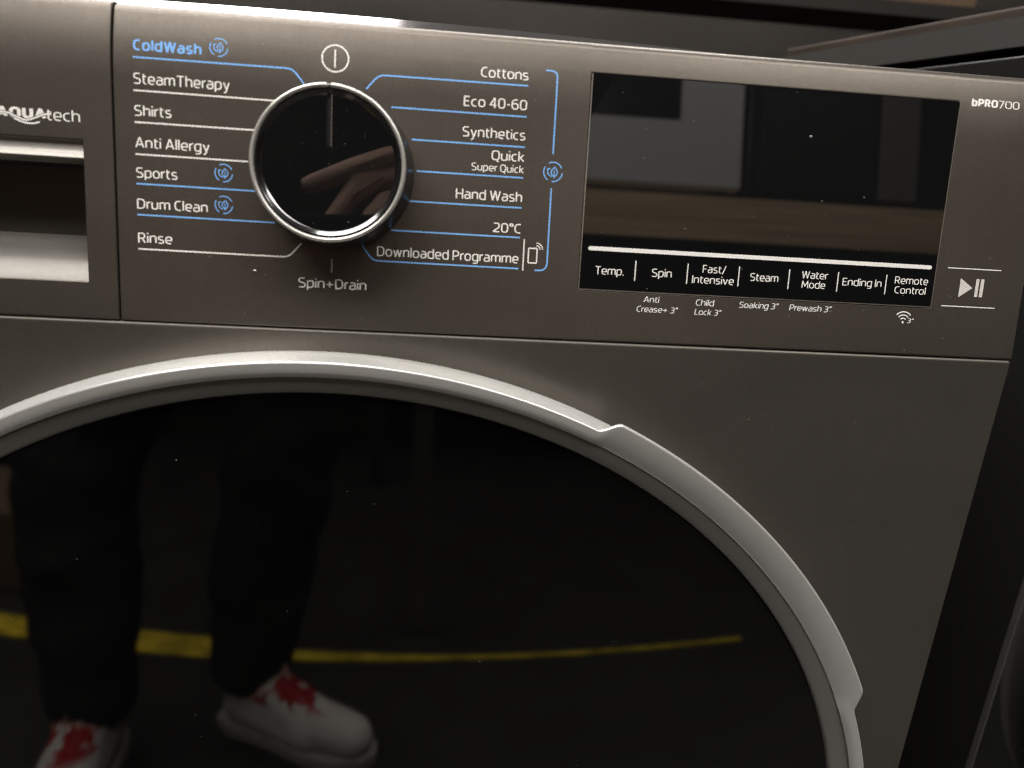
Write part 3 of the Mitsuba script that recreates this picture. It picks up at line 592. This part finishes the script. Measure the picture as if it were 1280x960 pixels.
obj('hair', soften(m3.Manifold.sphere(1, 40).scale((.082, .100, .108)).translate((-.12, -.707, 1.612)) - m3.Manifold.cube((.3, .3, .3)).translate((-.27, -.665, 1.345)) - m3.Manifold.cube((.3, .3, .2)).translate((-.27, -.9, 1.39)), .02, 4), 'hair_dark', person)
tr = [m3.Manifold.batch_hull([ball(LH, .105), ball(RH, .105), ball(PEL, .135)])]
for H_, K_, A_ in ((LH, LK, LA), (RH, RK, RA)):
    tr += chain([P4(H_, .10), P4(K_, .092), (A_[0], A_[1] - .012, A_[2] + .045, .068)])
tr = union(tr) - m3.Manifold.cube((2, 2, .2), True).translate((0, -.6, -.005))
tr = soften(tr, .016, 8); v = np.array(tr.vertices)
fold = meshkit.fbm(v * np.array([9, 9, 16]) + meshkit.fbm(v * 5, 2, 3)[:, None] * 2, 3, 5) - .5
tr.vertices = v + np.array(tr.vertex_normals) * (fold * .035 * np.clip((v[:, 2] - .1) * 8, 0, 1))[:, None]
obj('trousers', tr, 'trouser_cloth', person)
jk = [m3.Manifold.batch_hull([ball(PEL, .155), ball((-.25, -.79, 1.25), .13), ball((-.09, -.79, 1.25), .13)]),
      m3.Manifold.batch_hull([ball((-.25, -.79, 1.25), .13), ball((-.09, -.79, 1.25), .13), ball(LS, .075), ball(RS, .075), ball((-.15, -.775, 1.42), .075)])]
for S_, E_, W_ in ((LS, LE, LW), (RS, RE, RW)):
    w_ = np.array(E_) + (np.array(W_) - np.array(E_)) * .86
    jk += chain([P4(S_, .072), P4(E_, .060), (*w_, .044)])
obj('jacket', soften(union(jk), .025, 8), 'jacket_cloth', person)
def shoe(ankle, toe, parent):
    a, t = np.array(ankle), np.array(toe); d = (t - a)[:2]; d /= np.linalg.norm(d); s = np.array([-d[1], d[0]])
    L = np.linalg.norm((t - a)[:2]) + .06; o = a[:2] - d * .06
    def pt(f, side, z, r): q = o + d * L * f + s * side; return (q[0], q[1], z, r)
    up = chain([pt(.16, 0, .055, .040), pt(.20, 0, .105, .040)]) + [m3.Manifold.batch_hull([ball(p[:3], p[3]) for p in (pt(.15, 0, .05, .038), pt(.34, 0, .095, .036), pt(.60, 0, .052, .042), pt(.62, .01, .04, .04))]),
          m3.Manifold.batch_hull([ball(p[:3], p[3]) for p in (pt(.60, 0, .050, .043), pt(.88, .004, .044, .034), pt(.85, -.008, .04, .034))])]
    up = soften(union(up) - m3.Manifold.cube((2, 2, .04), True).translate((0, 0, 0)), .012, 6)
    k = obj('shoe', up, 'shoe_canvas', parent)
    out = Polygon([(o + d * L * f + s * w) for f, w in ((.0, .0), (.02, .025), (.12, .036), (.4, .036), (.65, .047), (.85, .044), (.97, .022), (1.0, 0), (.97, -.022), (.85, -.04), (.65, -.045), (.4, -.038), (.12, -.036), (.02, -.025))]).buffer(.006)
    so = trimesh.creation.extrude_polygon(out, .020, engine='earcut'); so.apply_translation((0, 0, .001))
    obj('sole', so, 'shoe_rubber', k)
    lc = []
    for i, f in enumerate(np.linspace(.42, .62, 5)):
        z = .128 - (f - .34) / .26 * .036
        lc += chain([pt(f - .01, -.026, z - .012, .0045), pt(f, 0, z + .004, .0048), pt(f + .012, .026, z - .012, .0045)], 8)
        lc += chain([pt(f + .012, -.026, z - .012, .0045), pt(f, 0, z + .005, .0048), pt(f - .01, .026, z - .012, .0045)], 8)
    for sg in (-1, 1): lc += chain([pt(.44, 0, .112, .0045), pt(.50, sg * .022, .104, .0042), pt(.56, sg * .030, .084, .0040)], 8)
    obj('laces', tri(union(lc)), 'red_lace', k, label='red shoe laces')
shoe(LA, (-.44, -.415, .03), person)
shoe((-.240, -.715, .085), (-.03, -.625, .03), person)
# the phone itself, its lens at the camera
A_, U_ = np.array(AXIS), np.array(UP); R_ = np.cross(A_, U_)
def phone_box(c, w, h, d, r=.004):
    b = box(-w / 2, w / 2, -h / 2, h / 2, -d / 2, d / 2, r); m4 = np.eye(4); m4[:3, 0], m4[:3, 1], m4[:3, 2] = R_, U_, A_
    m4[:3, 3] = np.array(EYE) - A_ * .0105 + R_ * c[0] + U_ * c[1] + A_ * c[2]; b.apply_transform(m4); return b
ph = thing('phone', 'black phone held sideways in both hands in front of the machine', 'phone')
obj('shell', phone_box((-.058, .0, 0), .150, .074, .008, .0038), 'gap_black', ph)
obj('screen', phone_box((-.058, .0, -.0042), .143, .068, .0008, .0003), 'dial_black', ph, smooth=False)
